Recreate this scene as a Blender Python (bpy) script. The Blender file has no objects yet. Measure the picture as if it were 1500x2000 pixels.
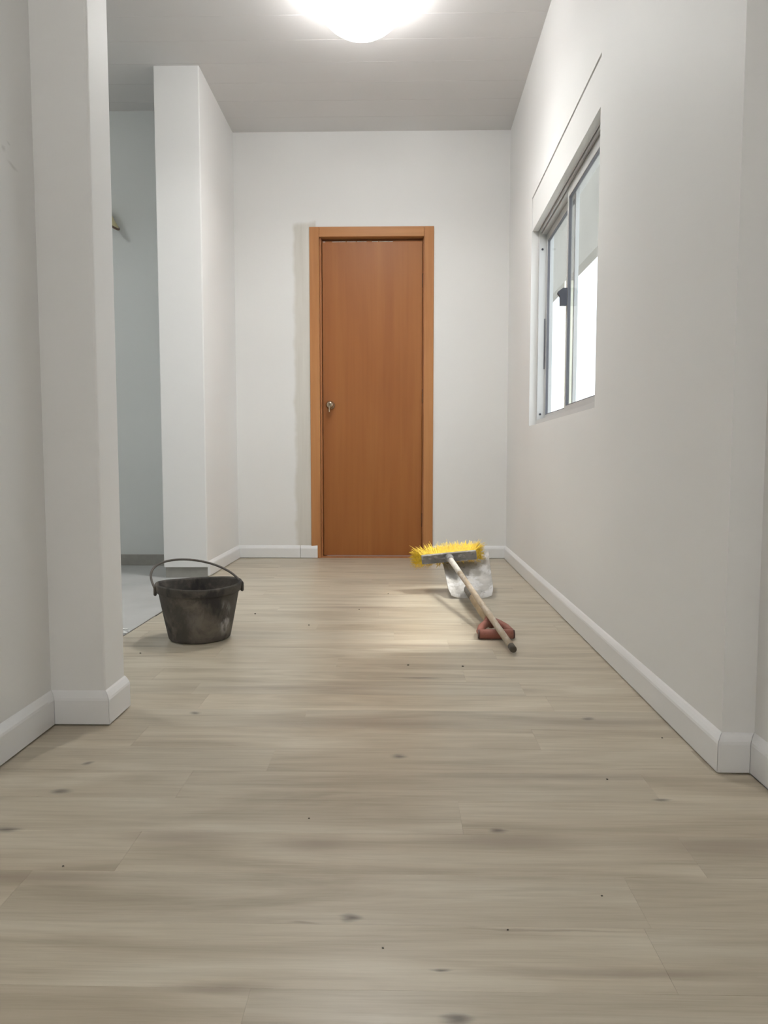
import bpy, bmesh, math, random
from mathutils import Vector, Matrix
random.seed(7)
SC = bpy.context.scene
COL = SC.collection

# ------------------------------------------------------------------ camera
F_PX = 1400.0
cam_d = bpy.data.cameras.new('camera')
cam_d.sensor_fit = 'VERTICAL'
cam_d.sensor_height = 24.0
cam_d.lens = F_PX / 2000.0 * 24.0
cam_d.clip_start = 0.02
cam = bpy.data.objects.new('camera', cam_d)
COL.objects.link(cam)
SC.camera = cam
_v = Vector((29.0 / F_PX, 100.0 / F_PX, 1.0)).normalized()      # corridor direction seen in the camera
_z = Vector((0, _v.z, -_v.y)).normalized()
_x = _v.cross(_z)
if _x.x < 0:
    _x = -_x
_R = Matrix((_x, _v, _z))
_r, _u, _f = _R @ Vector((1, 0, 0)), _R @ Vector((0, 1, 0)), _R @ Vector((0, 0, 1))
cam.matrix_world = Matrix(((_r.x, _u.x, -_f.x, 0.0), (_r.y, _u.y, -_f.y, 0.0), (_r.z, _u.z, -_f.z, 0.64), (0, 0, 0, 1)))

# ------------------------------------------------------------------ world, sun, exposure
world = bpy.data.worlds.new('sky')
SC.world = world
world.use_nodes = True
wn = world.node_tree.nodes
wn.clear()
wo = wn.new('ShaderNodeOutputWorld')
wb = wn.new('ShaderNodeBackground')
wb.inputs['Color'].default_value = (0.86, 0.94, 1.0, 1)
wb.inputs['Strength'].default_value = 2.6
world.node_tree.links.new(wb.outputs[0], wo.inputs[0])

sun_d = bpy.data.lights.new('sun', 'SUN')
sun_d.energy = 3.4
sun_d.angle = math.radians(8.0)      # sun behind thin haze
sun_d.color = (1.0, 0.96, 0.9)
sun = bpy.data.objects.new('sun', sun_d)
COL.objects.link(sun)
sun.rotation_euler = Vector((-0.48, -0.13, -1.0)).to_track_quat('-Z', 'Y').to_euler()

SC.view_settings.view_transform = 'Standard'
SC.view_settings.look = 'None'
SC.view_settings.gamma = 1.0
SC.view_settings.use_curve_mapping = False
SC.view_settings.exposure = 0.06
SC.cycles.use_light_tree = False          # few lights: plain sampling is quicker and as clean
SC.cycles.caustics_reflective = False
SC.cycles.caustics_refractive = False
LAMP_EMISSION = 225.0

# ------------------------------------------------------------------ material helpers
def new_mat(name):
    m = bpy.data.materials.new(name)
    m.use_nodes = True
    nt = m.node_tree
    b = nt.nodes['Principled BSDF']
    return m, nt, b

class NT:
    """tiny node-graph helper"""
    def __init__(s, nt): s.nt = nt
    def n(s, t, **kw):
        nd = s.nt.nodes.new(t)
        for k, v in kw.items(): setattr(nd, k, v)
        return nd
    def l(s, a, b): s.nt.links.new(a, b)
    def noise(s, vec, scale, detail=4, rough=0.55, dist=0.0):
        nd = s.n('ShaderNodeTexNoise')
        nd.inputs['Scale'].default_value = scale
        nd.inputs['Detail'].default_value = detail
        nd.inputs['Roughness'].default_value = rough
        nd.inputs['Distortion'].default_value = dist
        if vec is not None: s.l(vec, nd.inputs['Vector'])
        return nd.outputs['Fac']
    def mapping(s, vec, scale=(1, 1, 1), loc=(0, 0, 0)):
        nd = s.n('ShaderNodeMapping')
        nd.inputs['Scale'].default_value = scale
        nd.inputs['Location'].default_value = loc
        s.l(vec, nd.inputs['Vector'])
        return nd.outputs[0]
    def ramp(s, fac, stops):
        nd = s.n('ShaderNodeValToRGB')
        cr = nd.color_ramp
        while len(cr.elements) < len(stops): cr.elements.new(0.5)
        for e, (p, c) in zip(cr.elements, stops):
            e.position = p
            e.color = (*c, 1) if len(c) == 3 else c
        s.l(fac, nd.inputs[0])
        return nd.outputs[0]
    def math(s, op, a, b=None, clamp=False):
        nd = s.n('ShaderNodeMath', operation=op)
        nd.use_clamp = clamp
        for i, v in enumerate((a, b)):
            if v is None: continue
            if isinstance(v, (int, float)): nd.inputs[i].default_value = v
            else: s.l(v, nd.inputs[i])
        return nd.outputs[0]
    def mix(s, fac, a, b, blend='MIX'):
        nd = s.n('ShaderNodeMix', data_type='RGBA', blend_type=blend)
        for sock, v in ((nd.inputs[0], fac), (nd.inputs[6], a), (nd.inputs[7], b)):
            if isinstance(v, (int, float)): sock.default_value = v
            elif isinstance(v, tuple): sock.default_value = (*v, 1) if len(v) == 3 else v
            else: s.l(v, sock)
        return nd.outputs[2]
    def vmath(s, op, a, b=None):
        nd = s.n('ShaderNodeVectorMath', operation=op)
        for i, v in enumerate((a, b)):
            if v is None: continue
            if isinstance(v, tuple): nd.inputs[i].default_value = v
            else: s.l(v, nd.inputs[i])
        return nd
    def maprange(s, v, a, b, c=0.0, d=1.0, smooth=True):
        nd = s.n('ShaderNodeMapRange')
        nd.interpolation_type = 'SMOOTHSTEP' if smooth else 'LINEAR'
        for i, x in enumerate((a, b, c, d)): nd.inputs[i + 1].default_value = x
        s.l(v, nd.inputs[0])
        return nd.outputs[0]
    def bump(s, h, bsdf, strength=0.2, dist=0.002):
        nd = s.n('ShaderNodeBump')
        nd.inputs['Strength'].default_value = strength
        nd.inputs['Distance'].default_value = dist
        s.l(h, nd.inputs['Height'])
        s.l(nd.outputs[0], bsdf.inputs['Normal'])
    def pos(s): return s.n('ShaderNodeNewGeometry').outputs['Position']
    def obj(s): return s.n('ShaderNodeTexCoord').outputs['Object']
    def blob(s, vec, c, r, soft=0.0):
        """smooth ellipsoid mask at world point c with radii r"""
        d = s.vmath('SUBTRACT', vec, c)
        q = s.vmath('MULTIPLY', d.outputs[0], tuple(1.0 / x for x in r))
        ln = s.vmath('LENGTH', q.outputs[0])
        return s.maprange(ln.outputs['Value'], 1.0, soft, 0.0, 1.0)

def simple(name, col, rough=0.6, metal=0.0, var=0.06, scale=6.0, bump=0.0, bscale=60.0, spec=None):
    m, nt, b = new_mat(name)
    h = NT(nt)
    p = h.obj()
    lo = tuple(max(0, c * (1 - var)) for c in col)
    hi = tuple(min(1, c * (1 + var)) for c in col)
    h.l(h.ramp(h.noise(p, scale), [(0.3, lo), (0.7, hi)]), b.inputs['Base Color'])
    b.inputs['Roughness'].default_value = rough
    b.inputs['Metallic'].default_value = metal
    if spec is not None: b.inputs['Specular IOR Level'].default_value = spec
    if bump: h.bump(h.noise(p, bscale, 3), b, bump, 0.001)
    return m

def wall_paint(name, col, extra=None, rough=0.55):
    m, nt, b = new_mat(name)
    h = NT(nt)
    p = h.pos()
    n1 = h.noise(p, 1.3, 1)
    c = h.ramp(n1, [(0.3, tuple(x * 0.975 for x in col)), (0.7, tuple(min(1, x * 1.02) for x in col))])
    if extra: c = extra(h, p, c)
    h.l(c, b.inputs['Base Color'])
    b.inputs['Roughness'].default_value = rough
    b.inputs['Specular IOR Level'].default_value = 0.3
    h.bump(h.noise(p, 45, 2), b, 0.10, 0.0015)
    return m

WHITE = (0.83, 0.825, 0.81)
M = {}
M['wall'] = wall_paint('white_wall_paint', WHITE)
def door_patch(h, p, c):
    wob = h.noise(p, 7.0, 3)
    sep = h.n('ShaderNodeSeparateXYZ'); h.l(p, sep.inputs[0])
    x = h.math('ADD', sep.outputs[0], h.math('MULTIPLY', h.math('SUBTRACT', wob, 0.5), 0.05))
    a = h.maprange(x, -0.690, -0.660)
    bb = h.maprange(x, -0.530, -0.545)
    top = h.maprange(h.math('ADD', sep.outputs[2], h.math('MULTIPLY', h.math('SUBTRACT', wob, 0.5), 0.1)), 2.17, 2.135)
    mask = h.math('MULTIPLY', h.math('MULTIPLY', a, bb), top)
    streak = h.noise(h.mapping(p, (26, 26, 1.3)), 1.0, 3)
    tone = h.ramp(streak, [(0.3, (0.50, 0.46, 0.38)), (0.7, (0.64, 0.605, 0.53))])
    return h.mix(h.math('MULTIPLY', mask, 0.62), c, tone)
M['wall_back'] = wall_paint('white_wall_paint_with_filler_patch', WHITE, door_patch)
def scuffs(h, p, c):
    q = h.vmath('ADD', p, None)
    dn = h.n('ShaderNodeTexNoise'); dn.inputs['Scale'].default_value = 14
    h.l(p, dn.inputs['Vector'])
    off = h.vmath('MULTIPLY', h.vmath('SUBTRACT', dn.outputs['Color'], (0.5, 0.5, 0.5)).outputs[0], (0.0, 0.03, 0.03))
    h.l(off.outputs[0], q.inputs[1])
    mk = None
    for (y, z, ry, rz) in ((1.600, 1.283, 0.03, 0.006), (1.565, 1.300, 0.012, 0.010), (1.585, 1.325, 0.010, 0.004)):
        bl = h.blob(q.outputs[0], (-0.845, y, z), (0.1, ry, rz))
        mk = bl if mk is None else h.math('MAXIMUM', mk, bl)
    return h.mix(h.math('MULTIPLY', mk, 0.4), c, (0.45, 0.44, 0.42))
M['wall_scuffed'] = wall_paint('white_wall_paint_scuffed', WHITE, scuffs)
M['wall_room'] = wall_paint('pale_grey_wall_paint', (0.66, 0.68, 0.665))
M['ceiling'] = wall_paint('white_ceiling_board', (0.70, 0.685, 0.675), rough=0.42)
M['skirting'] = simple('white_lacquered_skirting', (0.82, 0.82, 0.82), rough=0.32, var=0.012, scale=3)
M['cement'] = simple('cement_skirting', (0.33, 0.32, 0.29), rough=0.9, var=0.12, scale=9, bump=0.3)
M['concrete'] = simple('smoothed_concrete', (0.44, 0.44, 0.425), rough=0.7, var=0.12, scale=2.5, bump=0.15)
M['facade'] = simple('plastered_outside_wall', (0.27, 0.25, 0.215), rough=0.9, var=0.05, scale=2)
M['post'] = simple('pale_yellow_post', (0.85, 0.83, 0.66), rough=0.7, var=0.03)
M['eave'] = simple('outside_eave_board', (0.58, 0.54, 0.47), rough=0.9, var=0.05, scale=2)

# laminate: colour and grain of the boards, knots and streaks where they lie on the floor
KNOTS = [(-0.067, 0.962, 0.015, 0.009), (-0.658, 1.465, 0.010, 0.011), (-0.653, 1.335, 0.020, 0.012), (0.002, 1.515, 0.020, 0.012),
         (0.172, 1.205, 0.015, 0.009), (0.068, 0.781, 0.020, 0.009), (-0.684, 1.191, 0.026, 0.010), (0.473, 1.751, 0.018, 0.012),
         (-0.518, 1.771, 0.016, 0.012), (0.053, 0.862, 0.014, 0.003), (0.500, 1.323, 0.016, 0.006), (0.063, 2.080, 0.06, 0.008)]
STREAKS = [(0.528, 1.157, 0.22, 0.045), (0.192, 1.172, 0.20, 0.036), (-0.364, 1.171, 0.16, 0.028), (-0.135, 1.153, 0.14, 0.03),
           (0.467, 1.727, 0.40, 0.036), (-0.098, 1.712, 0.46, 0.04), (-0.133, 0.950, 0.035, 0.003), (0.198, 0.941, 0.18, 0.003),
           (-0.222, 0.823, 0.10, 0.012), (0.25, 2.09, 0.12, 0.006), (-0.30, 1.98, 0.5, 0.02), (0.35, 1.42, 0.4, 0.02),
           (-0.55, 1.05, 0.22, 0.018), (0.30, 0.86, 0.25, 0.012), (0.10, 2.45, 0.5, 0.03), (-0.2, 3.1, 0.4, 0.03)]
def laminate():
    m, nt, b = new_mat('pale_oak_laminate')
    h = NT(nt)
    p = h.pos()
    oi = h.n('ShaderNodeObjectInfo')
    rnd = oi.outputs['Random']
    shift = h.n('ShaderNodeCombineXYZ')
    h.l(h.math('MULTIPLY', rnd, 13.0), shift.inputs[0]); h.l(h.math('MULTIPLY', rnd, 7.0), shift.inputs[1])
    q = h.vmath('ADD', p, None); h.l(shift.outputs[0], q.inputs[1])
    q = q.outputs[0]
    broad = h.noise(h.mapping(q, (1.1, 8, 1)), 1.6, 4, 0.5, 1.1)
    grain = h.noise(h.mapping(q, (2.2, 55, 1)), 2.0, 5, 0.6, 0.4)
    fine = h.noise(h.mapping(q, (9, 420, 1)), 1.0, 2, 0.6)
    c = h.ramp(broad, [(0.30, (0.388, 0.334, 0.250)), (0.5, (0.497, 0.438, 0.338)), (0.70, (0.580, 0.526, 0.422))])
    c = h.mix(0.42, c, h.ramp(grain, [(0.3, (0.72, 0.70, 0.67)), (0.55, (1, 1, 1)), (1, (1.0, 1.0, 1.0))]), 'MULTIPLY')
    c = h.mix(0.35, c, h.ramp(fine, [(0.3, (0.84, 0.83, 0.81)), (0.6, (1, 1, 1))]), 'MULTIPLY')
    # each board a tone of its own
    c = h.mix(1.0, c, oi.outputs['Color'], 'MULTIPLY')
    # knots and streaks
    wob = h.n('ShaderNodeTexNoise'); wob.inputs['Scale'].default_value = 1.0; wob.inputs['Detail'].default_value = 5
    h.l(h.mapping(p, (16, 70, 1)), wob.inputs['Vector'])
    off = h.vmath('MULTIPLY', h.vmath('SUBTRACT', wob.outputs['Color'], (0.5, 0.5, 0.5)).outputs[0], (0.032, 0.013, 0.0))
    pw = h.vmath('ADD', p, None); h.l(off.outputs[0], pw.inputs[1]); pw = pw.outputs[0]
    ks = st = None
    for (x, y, rx, ry) in KNOTS:
        k = h.blob(pw, (x, y, 0.0), (rx * 1.35, ry * 1.35, 1.0))
        ks = k if ks is None else h.math('MAXIMUM', ks, k)
    for (x, y, rx, ry) in STREAKS:
        k = h.blob(pw, (x, y, 0.0), (rx, ry * 1.3, 1.0))
        st = k if st is None else h.math('MAXIMUM', st, k)
    c = h.mix(h.math('MULTIPLY', st, 0.72), c, (0.30, 0.245, 0.185))
    c = h.mix(h.math('MULTIPLY', ks, 0.85), c, (0.11, 0.095, 0.08))
    h.l(c, b.inputs['Base Color'])
    b.inputs['Roughness'].default_value = 0.33
    h.l(h.ramp(grain, [(0.2, (0.40,) * 3), (0.8, (0.30,) * 3)]), b.inputs['Roughness'])
    b.inputs['Specular IOR Level'].default_value = 0.45
    h.bump(fine, b, 0.05, 0.0006)
    return m
M['laminate'] = laminate()

def wood(name, dark, mid, light, axis_scale, rough=0.45, var_scale=1.0):
    m, nt, b = new_mat(name)
    h = NT(nt)
    p = h.obj()
    n1 = h.noise(h.mapping(p, axis_scale), 1.0 * var_scale, 4, 0.55, 0.5)
    n2 = h.noise(h.mapping(p, tuple(a * 9 if a > 2 else a * 2.0 for a in axis_scale)), 1.0, 3)
    c = h.ramp(n1, [(0.25, dark), (0.5, mid), (0.78, light)])
    c = h.mix(0.35, c, h.ramp(n2, [(0.3, (0.8, 0.78, 0.76)), (0.6, (1, 1, 1))]), 'MULTIPLY')
    h.l(c, b.inputs['Base Color'])
    b.inputs['Roughness'].default_value = rough
    b.inputs['Specular IOR Level'].default_value = 0.3
    h.bump(n2, b, 0.05, 0.0008)
    return m
M['door'] = wood('orange_brown_door_veneer', (0.300, 0.102, 0.028), (0.345, 0.126, 0.034), (0.395, 0.158, 0.044), (5, 5, 0.55), 0.42)
M['frame_wood'] = wood('honey_pine_v', (0.40, 0.165, 0.058), (0.48, 0.215, 0.080), (0.545, 0.265, 0.105), (9, 9, 0.9), 0.45)
M['frame_wood_h'] = wood('honey_pine_h', (0.40, 0.165, 0.058), (0.48, 0.215, 0.080), (0.545, 0.265, 0.105), (0.9, 9, 9), 0.45)
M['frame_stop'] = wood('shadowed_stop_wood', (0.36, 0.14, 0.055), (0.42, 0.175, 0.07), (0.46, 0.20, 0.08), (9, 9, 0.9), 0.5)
M['alu'] = simple('anodised_aluminium', (0.60, 0.60, 0.59), rough=0.45, metal=0.3, var=0.03)
M['alu_dark'] = simple('grey_gasket', (0.16, 0.16, 0.18), rough=0.6, var=0.05)
M['plastic_dark'] = simple('dark_grey_plastic', (0.06, 0.06, 0.075), rough=0.5, var=0.05)
M['brass'] = simple('worn_nickel', (0.42, 0.35, 0.26), rough=0.22, metal=1.0, var=0.1, scale=40)
M['steel'] = simple('steel', (0.5, 0.48, 0.45), rough=0.35, metal=1.0, var=0.1)
M['gap'] = simple('dark_gap', (0.05, 0.045, 0.04), rough=0.9, var=0.05)

def glass():
    m, nt, b = new_mat('window_glass')
    nt.nodes.remove(b)
    h = NT(nt)
    out = nt.nodes['Material Output']
    tr = h.n('ShaderNodeBsdfTransparent')
    gl = h.n('ShaderNodeBsdfGlossy')
    gl.inputs['Roughness'].default_value = 0.03
    p = h.obj()
    dust = h.ramp(h.noise(h.mapping(p, (1, 6, 2)), 1.5, 4), [(0.3, (0.93, 0.94, 0.94)), (0.7, (0.97, 0.98, 0.98))])
    h.l(dust, tr.inputs['Color'])
    fr = h.n('ShaderNodeLayerWeight'); fr.inputs['Blend'].default_value = 0.5
    refl = h.math('ADD', h.math('MULTIPLY', h.math('POWER', fr.outputs['Facing'], 5.0), 0.35), 0.03)
    mx = h.n('ShaderNodeMixShader')
    h.l(refl, mx.inputs[0]); h.l(tr.outputs[0], mx.inputs[1]); h.l(gl.outputs[0], mx.inputs[2])
    h.l(mx.outputs[0], out.inputs[0])
    return m
M['glass'] = glass()

def emission(name, col, strength):
    m, nt, b = new_mat(name)
    h = NT(nt)
    n = h.noise(h.obj(), 3.0)
    h.l(h.ramp(n, [(0.3, tuple(c * 0.99 for c in col)), (0.7, col)]), b.inputs['Base Color'])
    b.inputs['Emission Color'].default_value = (*col, 1)
    b.inputs['Emission Strength'].default_value = strength
    return m
M['opal'] = emission('lit_opal_glass', (1.0, 0.985, 0.96), LAMP_EMISSION)
M['fill_bowl'] = emission('fill_lamp_bowl', (0.96, 0.99, 1.0), 10.0)
M['bowl'] = emission('opal_glare_bowl', (1.0, 0.99, 0.98), 19.0)  # main lamp's bowl, its white glow stands in for glare
M['fill_globe'] = emission('fill_lamp_globe', (1.0, 0.99, 0.975), 37.0)
M['fill_panel'] = emission('fill_lamp_panel', (0.96, 0.99, 1.0), 150.0)

def stained(name, base, stains, rough=0.8, scale=7.0, bump=0.25, splash=()):
    """base colour with patches of other colours"""
    m, nt, b = new_mat(name)
    h = NT(nt)
    p = h.obj()
    c = h.ramp(h.noise(p, scale * 0.7, 5), [(0.3, tuple(x * 0.75 for x in base)), (0.7, tuple(x * 1.25 for x in base))])
    for i, (col, lo, hi, sc, st) in enumerate(stains):
        n = h.noise(h.mapping(p, sc, (3.1 * i, 1.7 * i, 5.3 * i)), scale, 5, 0.6, 0.3)
        c = h.mix(h.math('MULTIPLY', h.maprange(n, lo, hi), st), c, col)
    for (cen, rad, col, st) in splash:
        n = h.noise(h.mapping(p, (30, 30, 12)), 1.0, 4)
        k = h.math('MULTIPLY', h.blob(p, cen, rad, 0.4), h.maprange(n, 0.46, 0.60))
        c = h.mix(h.math('MULTIPLY', k, st), c, col)
    h.l(c, b.inputs['Base Color'])
    b.inputs['Roughness'].default_value = rough
    b.inputs['Specular IOR Level'].default_value = 0.3
    h.bump(h.noise(p, 60, 4), b, bump, 0.001)
    return m
M['rubber'] = stained('dirty_black_rubber', (0.082, 0.074, 0.065),
                      [((0.175, 0.150, 0.122), 0.46, 0.66, (1, 1, 1.0), 0.8), ((0.030, 0.028, 0.029), 0.50, 0.64, (1, 1, 0.6), 0.85),
                       ((0.36, 0.34, 0.33), 0.69, 0.74, (1.6, 1.6, 0.6), 0.5)], 0.75, 11.0,
                      splash=(((0.105, -0.055, 0.09), (0.026, 0.05, 0.085), (0.42, 0.40, 0.39), 0.75), ((0.02, -0.12, 0.10), (0.08, 0.06, 0.06), (0.20, 0.18, 0.165), 0.3)))
M['wire'] = stained('rusty_wire', (0.13, 0.115, 0.10), [((0.22, 0.16, 0.12), 0.5, 0.7, (1, 1, 1), 0.6)], 0.6, 20)
M['blade'] = stained('cement_crusted_steel', (0.52, 0.50, 0.47),
                     [((0.68, 0.67, 0.66), 0.48, 0.60, (1, 1, 1), 0.8), ((0.30, 0.28, 0.26), 0.58, 0.70, (2, 2, 2), 0.6), ((0.15, 0.14, 0.13), 0.66, 0.70, (4, 4, 4), 0.8)], 0.75, 18.0, 0.5)
M['socket'] = stained('grey_dirty_steel', (0.16, 0.145, 0.125), [((0.34, 0.32, 0.29), 0.52, 0.66, (1, 1, 1), 0.7)], 0.7, 18)
M['shaft'] = stained('bare_handle_wood', (0.42, 0.315, 0.20), [((0.50, 0.43, 0.34), 0.5, 0.66, (3, 0.6, 3), 0.7), ((0.26, 0.20, 0.14), 0.60, 0.72, (4, 0.6, 4), 0.6)], 0.7, 10, 0.1)
M['broom_wood'] = stained('dirty_broom_stick_wood', (0.42, 0.34, 0.25), [((0.56, 0.50, 0.42), 0.45, 0.62, (3, 1, 3), 0.7), ((0.25, 0.20, 0.15), 0.60, 0.72, (4, 1, 4), 0.6)], 0.7, 10, 0.1)
M['sleeve'] = stained('off_white_sleeve', (0.62, 0.58, 0.52), [((0.42, 0.37, 0.31), 0.55, 0.7, (2, 2, 2), 0.6)], 0.6, 16, 0.05)
M['grip'] = stained('dull_red_plastic', (0.30, 0.115, 0.085), [((0.40, 0.22, 0.17), 0.5, 0.66, (1, 1, 1), 0.6), ((0.16, 0.07, 0.055), 0.58, 0.7, (2, 2, 2), 0.6)], 0.5, 16, 0.08)
M['grip_cap'] = simple('dark_red_cap', (0.085, 0.04, 0.035), rough=0.5, var=0.1)
M['grey_head'] = stained('grey_dirty_plastic', (0.235, 0.225, 0.215), [((0.45, 0.43, 0.41), 0.52, 0.64, (1, 1, 2), 0.75), ((0.12, 0.115, 0.11), 0.58, 0.68, (2, 2, 2), 0.6)], 0.6, 16, 0.1)
M['tip_dark'] = simple('dirty_dark_tip', (0.075, 0.065, 0.05), rough=0.8, var=0.3, scale=60)
M['bristle'] = simple('yellow_bristle', (0.90, 0.58, 0.045), rough=0.5, var=0.28, scale=70)
M['yellow_shade'] = simple('pale_yellow_shade', (0.76, 0.70, 0.42), rough=0.5, var=0.05)
M['brown_rim'] = simple('brown_rim', (0.20, 0.125, 0.085), rough=0.5, var=0.1)
M['white_plastic'] = simple('white_plastic', (0.8, 0.8, 0.78), rough=0.4, var=0.01)
M['specks'] = simple('dried_plaster_crumbs', (0.55, 0.53, 0.48), rough=0.9, var=0.3, scale=40)

# ------------------------------------------------------------------ geometry helpers
def link(name, bm, mat, parent=None, smooth=False, label=None, category=None, group=None, kind=None):
    me = bpy.data.meshes.new(name)
    bm.normal_update()
    bm.to_mesh(me)
    bm.free()
    if smooth:
        for pl in me.polygons: pl.use_smooth = True
    if mat: me.materials.append(M[mat] if isinstance(mat, str) else mat)
    o = bpy.data.objects.new(name, me)
    COL.objects.link(o)
    if parent: o.parent = parent
    tag(o, label, category, group, kind)
    return o
def tag(o, label=None, category=None, group=None, kind=None):
    for k, v in (('label', label), ('category', category), ('group', group), ('kind', kind)):
        if v: o[k] = v
def empty(name, loc=(0, 0, 0), label=None, category=None, kind=None, group=None):
    o = bpy.data.objects.new(name, None)
    o.empty_display_size = 0.1
    o.location = loc
    COL.objects.link(o)
    tag(o, label, category, group, kind)
    return o
def box(bm, a, b, T=None):
    x0, y0, z0 = a; x1, y1, z1 = b
    vs = [bm.verts.new(Vector(c) if T is None else T @ Vector(c)) for c in
          ((x0, y0, z0), (x1, y0, z0), (x1, y1, z0), (x0, y1, z0), (x0, y0, z1), (x1, y0, z1), (x1, y1, z1), (x0, y1, z1))]
    for f in ((3, 2, 1, 0), (4, 5, 6, 7), (0, 1, 5, 4), (1, 2, 6, 5), (2, 3, 7, 6), (3, 0, 4, 7)):
        bm.faces.new([vs[i] for i in f])
    return vs
def bevel(bm, w, seg=2, edges=None):
    bmesh.ops.bevel(bm, geom=edges or bm.edges[:], offset=w, segments=seg, affect='EDGES', profile=0.5)
def bbox(a, b, bev=0.0, seg=2, T=None):
    bm = bmesh.new()
    box(bm, a, b, T)
    if bev: bevel(bm, bev, seg)
    return bm
def prism(bm, poly, z0, z1):
    """vertical extrusion of a plan polygon"""
    lo = [bm.verts.new((x, y, z0)) for x, y in poly]
    hi = [bm.verts.new((x, y, z1)) for x, y in poly]
    n = len(poly)
    bm.faces.new(lo[::-1]); bm.faces.new(hi)
    for i in range(n): bm.faces.new((lo[i], lo[(i + 1) % n], hi[(i + 1) % n], hi[i]))
    bmesh.ops.recalc_face_normals(bm, faces=bm.faces[:])
def rings(bm, rs, closed=True, cap0=True, cap1=True):
    """bridge rings of vertex positions"""
    R = [[bm.verts.new(p) for p in r] for r in rs]
    n = len(R[0])
    for a, b in zip(R, R[1:]):
        for i in range(n if closed else n - 1):
            j = (i + 1) % n
            bm.faces.new((a[i], a[j], b[j], b[i]))
    if cap0: bm.faces.new(R[0][::-1])
    if cap1: bm.faces.new(R[-1])
    return R
def tube(bm, pts, rad, n=14, caps=True):
    """round tube along points; rad number or list"""
    pts = [Vector(p) for p in pts]
    if not isinstance(rad, (list, tuple)): rad = [rad] * len(pts)
    rs = []
    up = None
    for i, p in enumerate(pts):
        t = (pts[min(i + 1, len(pts) - 1)] - pts[max(i - 1, 0)]).normalized()
        if up is None:
            up = Vector((0, 0, 1)) if abs(t.z) < 0.9 else Vector((1, 0, 0))
        e1 = t.cross(up).normalized()
        e2 = e1.cross(t).normalized()
        up = e2
        rs.append([p + (e1 * math.cos(2 * math.pi * k / n) + e2 * math.sin(2 * math.pi * k / n)) * rad[i] for k in range(n)])
    rings(bm, rs, True, caps, caps)
    bmesh.ops.recalc_face_normals(bm, faces=bm.faces[:])
def lathe(bm, prof, n=48, T=None, cap0=False, cap1=False):
    rs = []
    for r, z in prof:
        rs.append([(Vector((r * math.cos(2 * math.pi * k / n), r * math.sin(2 * math.pi * k / n), z)) if T is None
                    else T @ Vector((r * math.cos(2 * math.pi * k / n), r * math.sin(2 * math.pi * k / n), z))) for k in range(n)])
    rings(bm, rs, True, cap0, cap1)
    bmesh.ops.recalc_face_normals(bm, faces=bm.faces[:])
def auto_smooth(o, ang=40):
    me = o.data
    for pl in me.polygons: pl.use_smooth = True
    bm = bmesh.new(); bm.from_mesh(me)
    for e in bm.edges:
        if len(e.link_faces) == 2 and e.calc_face_angle(0) > math.radians(ang): e.smooth = False
    bm.to_mesh(me); bm.free()
    return o

# ------------------------------------------------------------------ the room
CEIL = 2.72
YB = 4.692              # back wall face
Y0 = -1.60              # wall behind the camera
XL_NEAR = -0.845        # near left wall
XP = -0.712             # end of the left wall stub
YP0, YP1 = 1.692, 1.815
XC0, XC1 = -1.302, -1.059   # far left wall (column)
YC = 3.918
YROOM = 4.40
XROOM = -3.10
XR_NEAR = 0.731
# right wall runs at a slight angle: local u along the wall, w outwards, from its near corner
RW = Matrix.Translation((0.665, 1.452, 0)) @ Matrix.Rotation(math.radians(-0.66), 4, 'Z')
def rw(w, u, z): return RW @ Vector((w, u, z))
RW_LEN = 3.25

# floor slab with the laminate boards
floor = link('floor', bbox((-1.012, Y0 - 0.15, -0.12), (0.93, YB + 0.15, -0.0085)), 'concrete', kind='structure',
             label='pale oak laminate floor of wide boards running across the room')
PW, PL, GAP = 0.122, 0.92, 0.00008
row0 = 1.801
KNOWN = {0: -0.52, 2: 0.197, -6: -0.444 + 0.92, -8: 0.337, -9: -0.179}
TONE = {(0, 1): 1.10, (2, 0): 1.07, (-8, 0): 1.05}
plank_mesh = {}
def plank(x0, x1, y0, y1, tone):
    key = (round(x1 - x0, 4), round(y1 - y0, 4))
    if key not in plank_mesh:
        bm = bmesh.new()
        L, Wd = x1 - x0, y1 - y0
        e = 0.00018
        rs = [[(GAP, GAP, -0.0084), (L - GAP, GAP, -0.0084), (L - GAP, Wd - GAP, -0.0084), (GAP, Wd - GAP, -0.0084)],
              [(GAP, GAP, -e), (L - GAP, GAP, -e), (L - GAP, Wd - GAP, -e), (GAP, Wd - GAP, -e)],
              [(GAP + e, GAP + e, 0), (L - GAP - e, GAP + e, 0), (L - GAP - e, Wd - GAP - e, 0), (GAP + e, Wd - GAP - e, 0)]]
        rings(bm, rs)
        me = bpy.data.meshes.new('plank')
        bm.to_mesh(me); bm.free()
        me.materials.append(M['laminate'])
        plank_mesh[key] = me
    o = bpy.data.objects.new('plank', plank_mesh[key])
    o.location = (x0, y0, 0)
    o.color = (*tone, 1)
    o.parent = floor
    COL.objects.link(o)
k0 = int(math.floor((Y0 - row0) / PW))
k1 = int(math.ceil((YB + 0.02 - row0) / PW))
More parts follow.
